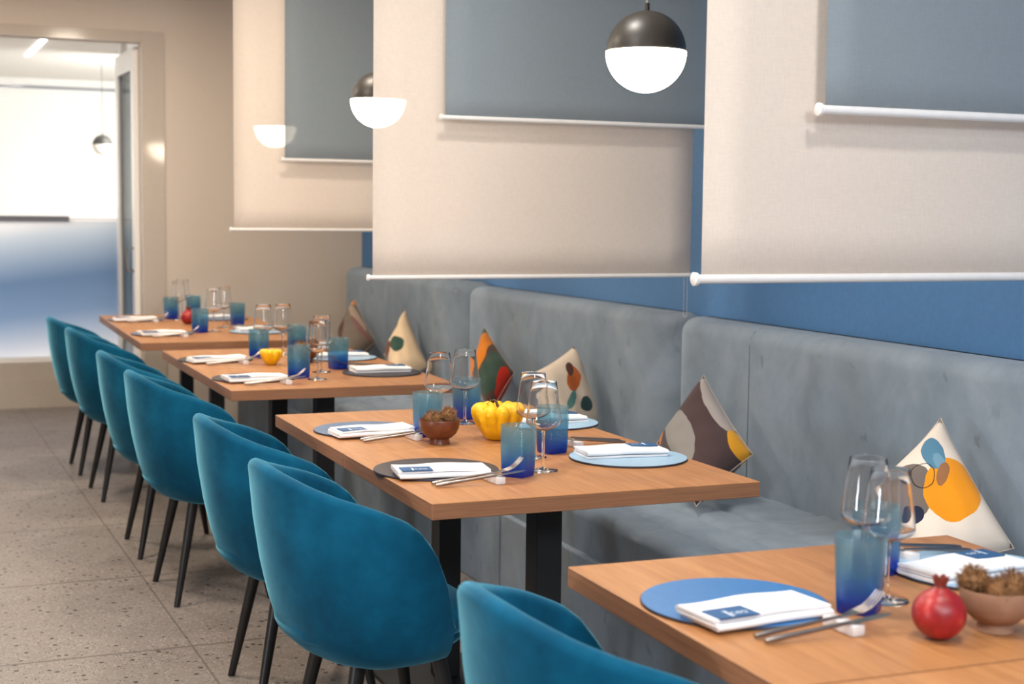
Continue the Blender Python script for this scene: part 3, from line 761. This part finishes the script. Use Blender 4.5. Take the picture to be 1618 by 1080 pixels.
TU = [(1.357, 1.865, 'large blue tumbler in front, beside the mid-blue placemat', 0.7), (1.585, 2.062, 'blue tumbler behind the near wine glasses of the nearest table', 0.3),
      (1.379, 3.145, 'blue tumbler at the cutlery of the charcoal placemat', 0.6), (1.598, 3.427, 'blue tumbler behind the wine glass, left of the light blue corner placemat', 0.2),
      (1.618, 4.080, 'blue tumbler behind the yellow ribbed squash', 0.4), (1.391, 3.800, 'pale tumbler behind the bowl of burrs', 0.1),
      (1.427, 5.281, 'blue tumbler, near one of the third table, left of its wine glasses', 0.5), (1.652, 5.532, 'blue tumbler right of the wine glasses on the third table', 0.2),
      (1.459, 6.031, 'blue tumbler behind the small yellow squash', 0.6), (1.666, 6.200, 'blue tumbler, farthest one of the third table', 0.3),
      (1.511, 8.300, 'leftmost blue tumbler on the farthest table', 0.2), (1.481, 7.350, 'nearest blue tumbler on the farthest table', 0.5),
      (1.757, 7.737, 'rightmost blue tumbler on the farthest table', 0.1), (1.668, 8.46, 'blue tumbler at the back of the farthest table', 0.4)]
TU[0] = (1.408, 1.869)+TU[0][2:]
for x, y, lb, rz in TU: put('tumbler', 0, make_tumbler, (x, y, TZ), rz, lb, 'glass', 'blue tumblers')
WG = [(1.488, 1.905, 'wine glass in front on the nearest table'), (1.520, 2.005, 'wine glass behind the front one on the nearest table'),
      (1.463, 3.187, 'wine glass standing right of the tumbler, front of the second table'), (1.515, 3.366, 'wine glass just behind the front one on the second table'),
      (1.474, 3.931, 'wine glass behind the bowl of burrs, left one'), (1.575, 3.985, 'wine glass behind the bowl of burrs, right one'),
      (1.475, 5.200, 'near wine glass on the third table'), (1.557, 5.430, 'wine glass just behind the near one on the third table'),
      (1.588, 6.134, 'right wine glass at the far end of the third table'), (1.500, 6.12, 'left wine glass at the far end of the third table'),
      (1.537, 8.215, 'leftmost wine glass on the farthest table'), (1.588, 8.37, 'second wine glass from the left on the farthest table'),
      (1.560, 7.40, 'wine glass beside the nearest tumbler of the farthest table'), (1.66, 7.62, 'rightmost wine glass on the farthest table')]
for i, (x, y, lb) in enumerate(WG): put('wine', 0, make_wineglass, (x, y, TZ), i*0.7, lb, 'wine glass', 'clear wine glasses')

# ---------------------------------------------------------------- bowls, burrs, fruit
def make_bowl(mat):
    t = empty('small_bowl', (0, 0, 0))
    bm = bmesh.new(); prof = [(0.020, 0.0125), (0.033, 0.017), (0.046, 0.029), (0.0525, 0.044), (0.0548, 0.064), (0.0540, 0.0662), (0.0518, 0.065), (0.049, 0.045), (0.042, 0.032), (0.028, 0.0215), (0.004, 0.018)]
    lathe(bm, prof, 48); finish('bowl_body', bm, mat, t, True, auto=70)
    bm = bmesh.new(); lathe(bm, [(0.0275, 0.0), (0.0285, 0.001), (0.0268, 0.006), (0.0262, 0.0155), (0.020, 0.0155)], 36); finish('foot_ring', bm, mat, t, True, auto=50)
    return t
def make_burr(seed, nut=True):
    rnd = random.Random(seed); t = empty('chestnut_burr', (0, 0, 0)); bm = bmesh.new(); r = 0.0205
    bmesh.ops.create_icosphere(bm, subdivisions=3, radius=r)
    for v in bm.verts: v.co *= 1+0.06*rnd.uniform(-1, 1); v.co.z *= 0.9
    for _ in range(520):
        d = Vector((rnd.gauss(0, 1), rnd.gauss(0, 1), rnd.gauss(0, 1))).normalized()
        if nut and d.angle(Vector((-0.3, -0.7, 0.6))) < 0.42: continue
        dd = (d+Vector((rnd.uniform(-.6, .6), rnd.uniform(-.6, .6), rnd.uniform(-.6, .6)))).normalized()
        a = d.cross(Vector((0.3, 0.2, 1))).normalized()*0.0008; b = d.cross(a).normalized()*0.0008; p = d*r*0.95; tip = p+dd*rnd.uniform(0.008, 0.014)
        v = [bm.verts.new(q) for q in (p+a, p-a*0.5+b, p-a*0.5-b, tip)]
        bm.faces.new((v[0], v[1], v[3])); bm.faces.new((v[1], v[2], v[3])); bm.faces.new((v[2], v[0], v[3]))
    finish('spiny_husk', bm, M['burr'], t, False, normals=False)
    if nut:
        bm = bmesh.new(); bmesh.ops.create_icosphere(bm, subdivisions=3, radius=0.010)
        n = Vector((-0.3, -0.7, 0.6)).normalized()
        for v in bm.verts: v.co.x *= 0.8; v.co += n*0.0125
        finish('chestnut', bm, M['chestnut'], t, True)
    return t
BW = {'a': (1.372, 3.655, 'bowl_brown', 'dark brown glazed bowl of burrs on the second table'),
      'b': (1.535, 1.705, 'bowl_clay', 'light clay bowl of burrs at the right edge, behind the pomegranate'),
      'c': (1.60, 5.80, 'bowl_brown', 'small brown bowl behind the tumblers on the third table')}
for k, (x, y, mt, lb) in BW.items(): put('bowl', mt, lambda: make_bowl(M[mt]), (x, y, TZ), 0, lb, 'bowl', 'small footed bowls')
BU = [(1.349, 3.645, 0.068, 5, 'spiny chestnut burr on the left in the dark brown bowl', 1), (1.395, 3.653, 0.074, 6, 'split chestnut burr on the right in the dark brown bowl', 1), (1.376, 3.690, 0.056, 7, 'chestnut burr at the back of the dark brown bowl', 0),
      (1.507, 1.724, 0.074, 7, 'bushy chestnut burr at the back left of the clay bowl', 0), (1.520, 1.680, 0.066, 5, 'chestnut burr at the front of the clay bowl', 1), (1.566, 1.706, 0.066, 6, 'split chestnut burr at the right of the clay bowl', 1),
      (1.577, 5.80, 0.066, 5, 'chestnut burr on the left in the bowl on the third table', 1), (1.623, 5.80, 0.066, 6, 'chestnut burr on the right in the bowl on the third table', 1)]
for x, y, dz, sd, lb, nut in BU: put('burr', sd, lambda: make_burr(sd, nut), (x, y, TZ+dz), sd*0.8, lb, 'chestnut burr', 'chestnut burrs')

def make_squash(w, h, seed, lobes=11, warts=True, curl=True):
    rnd = random.Random(seed); t = empty('yellow_squash', (0, 0, 0)); bm = bmesh.new()
    prof = [(0.30, 0.0), (0.42, 0.03), (0.56, 0.16), (0.70, 0.32), (0.82, 0.48), (0.93, 0.62), (1.0, 0.75), (0.99, 0.86), (0.90, 0.96), (0.72, 1.0), (0.48, 0.98), (0.28, 0.90), (0.10, 0.84), (0.02, 0.83)]
    P = []
    for a, b in zip(prof, prof[1:]):
        for q in range(3): P.append((a[0]+(b[0]-a[0])*q/3, a[1]+(b[1]-a[1])*q/3))
    P.append(prof[-1])
    bumps = [(rnd.uniform(0, 2*PI), rnd.uniform(0.15, 0.8), rnd.uniform(0.03, 0.07)) for _ in range(44)] if warts else []
    lob = [rnd.uniform(0.75, 1.2) for _ in range(lobes)]
    rings = []
    for r, z in P:
        ring = []
        for i in range(110):
            a = 2*PI*i/110; ph = a*lobes/(2*PI); li = int(ph) % lobes; lw = abs(math.sin(PI*(ph % 1.0)))**0.55
            amp = 0.24*min(1, max(0.12, (z-0.2)/0.5))*lob[li]
            k = (1-amp)+amp*lw
            zz = z*h*(1+0.11*lw*lob[li]*min(1, max(0, (z-0.5)/0.3)))
            for (ba, bz, br) in bumps:
                da = (a-ba+PI) % (2*PI)-PI; d2 = (da*r)**2+(z-bz)**2*0.8
                if d2 < 0.02: k += br*math.exp(-d2/0.0022)
            ring.append((w*r*k*math.cos(a), w*r*k*math.sin(a), zz))
        rings.append(ring)
    loft(bm, rings); finish('ribbed_fruit', bm, M['squash'], t, True)
    bm = bmesh.new(); z = h*0.84
    tube(bm, [(0, 0, z-0.004), (0.001, 0, z+0.012), (-0.004, 0.002, z+h*0.30), (-0.013, 0.003, z+h*0.38)] if curl else [(0, 0, z-0.003), (0, 0, z+h*0.2)], 0.004, 8, taper=[0.007, 0.005, 0.004, 0.0025] if curl else [0.004, 0.003])
    if curl: tube(bm, [(-0.011, 0.003, z+h*0.36), (-0.024, 0.004, z+h*0.36), (-0.034, 0.004, z+h*0.26), (-0.028, 0.004, z+h*0.20)], 0.0016, 6)
    finish('stem', bm, M['stem'], t, True)
    return t
o = make_squash(0.074, 0.090, 3); o.location = (1.548, 3.672, TZ); o.rotation_euler.z = 0.3; tag(o, 'large yellow ribbed squash beside the bowl of burrs', 'squash')
o = make_squash(0.046, 0.056, 5, 8, True, False); o.location = (1.440, 5.745, TZ); tag(o, 'small yellow squash on the third table', 'squash')

def make_pom():
    t = empty('pomegranate', (0, 0, 0)); bm = bmesh.new(); r = 0.0395
    prof = [(0.010, 0.0015), (0.022, 0.006)]+[(r*math.sin(a)*(1.0), r*0.96-r*0.96*math.cos(a)+0.0) for a in [PI*k/22 for k in range(5, 20)]]+[(0.0125, r*1.92), (0.0100, r*1.96), (0.004, r*1.96)]
    lathe(bm, prof, 48, shape=lambda a, k: 1+0.018*math.cos(5*a+0.6)); finish('fruit', bm, M['pom'], t, True)
    bm = bmesh.new(); n = 6
    rings = []
    for z, rr, am in ((r*1.90, 0.012, 0), (r*2.02, 0.0085, 0), (r*2.12, 0.0095, 0.0), (r*2.26, 0.0125, 0.3)):
        rings.append([(rr*math.cos(2*PI*i/36)*(1), rr*math.sin(2*PI*i/36), z+(0.0055*abs(math.sin(n*PI*i/36)) if am else 0)) for i in range(36)])
    rings += [[(x*0.8, y*0.8, z-0.001) for x, y, z in rings[-1]], [(x*0.7, y*0.7, z-0.005) for x, y, z in rings[-2]]]
    loft(bm, rings); finish('crown', bm, M['pom_stem'], t, True, auto=50)
    return t
o = make_pom(); o.location = (1.425, 1.700, TZ); tag(o, 'red pomegranate on the nearest table, beside the clay bowl', 'pomegranate', 'pomegranates')
copy_tree(o, (1.525, 7.88, TZ), 1.0, 'dark red pomegranate among the tumblers of the farthest table', 'pomegranates')

# ---------------------------------------------------------------- cushions
def cushion(T, R_, B, L, art, matl, label, puff=0.068):
    T, R_, B, L = map(Vector, (T, R_, B, L)); c = (T+R_+B+L)/4
    t = empty('throw_cushion', c, 0, label, 'cushion', 'patterned cushions on the banquette')
    nrm = (R_-L).cross(T-B).normalized()
    if nrm.x > 0: nrm = -nrm
    N = 22; bm = bmesh.new(); uvl = bm.loops.layers.uv.new('UVMap'); (aT, aR, aB, aL) = art
    def P(s, q, side):
        # s from L/B edge to T/R edge ; corners: (0,0)=B (1,0)=R (1,1)=T (0,1)=L
        fs, fq = s*2-1, q*2-1
        # pinch the edge middles inwards
        ks = 1-0.07*(1-fq*fq); kq = 1-0.07*(1-fs*fs)
        ss = 0.5+fs*kq*0.5 if False else 0.5+fs*0.5*(1-0.06*(1-fq*fq)); qq = 0.5+fq*0.5*(1-0.06*(1-fs*fs))
        p = B*(1-ss)*(1-qq)+R_*ss*(1-qq)+T*ss*qq+L*(1-ss)*qq
        th = puff*((1-fs**4)*(1-fq**4))**0.6
        wr = 0.0035*math.sin(s*17+q*9)*math.sin(q*13-s*4)*(1-fs**4)*(1-fq**4)
        return p+nrm*side*(th+wr)-c
    def art_uv(s, q):
        x = aB[0]*(1-s)*(1-q)+aR[0]*s*(1-q)+aT[0]*s*q+aL[0]*(1-s)*q; y = aB[1]*(1-s)*(1-q)+aR[1]*s*(1-q)+aT[1]*s*q+aL[1]*(1-s)*q
        return (x, y)
    for side in (1, -1):
        g = [[bm.verts.new(P(i/N, j/N, side)) for j in range(N+1)] for i in range(N+1)]
        for i in range(N):
            for j in range(N):
                idx = ((i, j), (i+1, j), (i+1, j+1), (i, j+1)); f = bm.faces.new([g[a][b] for a, b in idx])
                for lp, (a, b) in zip(f.loops, idx): lp[uvl].uv = art_uv(a/N, b/N)
    bmesh.ops.remove_doubles(bm, verts=bm.verts, dist=0.0004)
    finish('cushion_cover', bm, matl, t, True)
    bm = bmesh.new(); edge = [P(k/N, 0, 0) for k in range(N)]+[P(1, k/N, 0) for k in range(N)]+[P(1-k/N, 1, 0) for k in range(N)]+[P(0, 1-k/N, 0) for k in range(N+1)]
    tube(bm, edge, 0.0014, 6); finish('edge_seam', bm, M['cushion_seam'], t, True)
    return t
M['cushion_seam'] = plain('cushion_seam', srgb(186, 172, 158), 0.9)
CR = srgb(224, 210, 196)
cushion((2.52, 3.03, 0.851), (2.52, 2.745, 0.570), (2.30, 2.79, 0.490), (2.33, 3.06, 0.675), ((148.63, 65.99), (160.24, 86.6), (146.57, 92.3), (137.6, 77.02)),
  art_cloth('print_orange_leaf', CR, [(143.4, 80.0, 4.6, 4.8, 0, srgb(116, 104, 98), 0), (144.6, 83.8, 1.6, 1.3, 0, srgb(38, 44, 66), 0), (150.8, 79.6, 4.7, 5.3, 0, srgb(232, 148, 32), 0), (147.6, 73.6, 1.9, 3.2, -24, srgb(84, 128, 154), 0), (149.0, 75.6, 0.9, 2.2, -28, srgb(110, 148, 170), 0), (149.4, 77.2, 1.0, 1.9, 20, srgb(150, 104, 70), 0), (146.0, 77.4, 2.0, 2.1, 0, srgb(40, 36, 38), 1)]),
  'cream cushion with orange and grey discs and a blue leaf, at the right')
cushion((2.50, 4.186, 0.840), (2.53, 3.925, 0.614), (2.29, 3.86, 0.478), (2.35, 4.223, 0.615), ((111.19, 59.21), (118.96, 71.79), (110.03, 79.93), (103.79, 69.99)),
  art_cloth('print_brown_grey', srgb(78, 62, 62), [(113.9, 64.8, 1.5, 5.6, -26, srgb(172, 162, 158), 0), (108.3, 70.6, 2.3, 4.8, -16, srgb(146, 140, 136), 0), (117.8, 70.8, 1.8, 2.4, 0, srgb(226, 160, 44), 0), (104.4, 69.6, 0.7, 1.2, 0, srgb(208, 120, 50), 0)]),
  'dark brown cushion with grey shapes and a yellow corner')
cushion((2.58, 5.337, 0.831), (2.60, 5.15, 0.530), (2.34, 4.99, 0.478), (2.32, 5.175, 0.745), ((90.68, 54.67), (94.48, 67.33), (87.71, 70.93), (83.93, 59.03)),
  art_cloth('print_orange_drop', srgb(214, 198, 180), [(88.8, 61.1, 1.1, 2.3, 0, srgb(190, 96, 42), 0), (88.3, 59.3, 0.6, 1.3, 0, srgb(84, 44, 32), 0), (91.0, 65.1, 0.95, 1.15, 0, srgb(44, 70, 74), 0), (88.6, 64.6, 0.6, 1.6, 10, srgb(86, 132, 128), 0)]),
  'cream cushion with an orange drop and a dark green dot')
cushion((2.60, 6.34, 0.832), (2.60, 5.98, 0.655), (2.42, 5.83, 0.490), (2.45, 6.12, 0.620), ((76.53, 51.62), (81.31, 58.87), (77.38, 65.66), (74.5, 59.75)),
  art_cloth('print_green_orange', srgb(86, 66, 56), [(76.9, 53.4, 1.0, 2.0, 15, srgb(66, 88, 76), 0), (76.3, 57.3, 1.3, 4.8, 22, srgb(224, 132, 40), 0), (78.3, 60.3, 1.6, 3.8, 22, srgb(62, 82, 72), 0), (79.7, 61.6, 0.75, 2.9, 18, srgb(200, 44, 26), 0)]),
  'green, orange and red cushion with a pointed top')
cushion((2.60, 7.46, 0.842), (2.60, 7.10, 0.570), (2.38, 6.98, 0.490), (2.45, 7.36, 0.612), ((64.01, 48.81), (67.61, 57.86), (62.38, 60.96), (60.7, 55.96)),
  art_cloth('print_cream_green', srgb(226, 200, 166), [(62.3, 53.0, 0.55, 1.9, 28, srgb(48, 60, 64), 0), (63.2, 55.8, 1.3, 1.3, 0, srgb(54, 84, 74), 0), (61.3, 56.2, 0.6, 1.4, 15, srgb(110, 62, 46), 0)]),
  'cream cushion with a dark leaf and a green blob')
cushion((2.60, 8.37, 0.842), (2.60, 7.96, 0.625), (2.42, 7.86, 0.490), (2.45, 8.22, 0.640), ((56.0, 47.23), (59.39, 53.93), (55.39, 58.11), (53.28, 53.02)),
  art_cloth('print_brown_tip', srgb(116, 104, 94), [(56.0, 47.8, 0.7, 1.0, 0, srgb(222, 146, 62), 0), (57.2, 51.2, 0.7, 2.6, -28, srgb(168, 146, 128), 0), (54.1, 52.6, 0.8, 2.8, 10, srgb(86, 60, 52), 0), (57.6, 52.8, 0.5, 2.2, -38, srgb(126, 90, 88), 0)]),
  'grey brown cushion with an orange tip, farthest one')
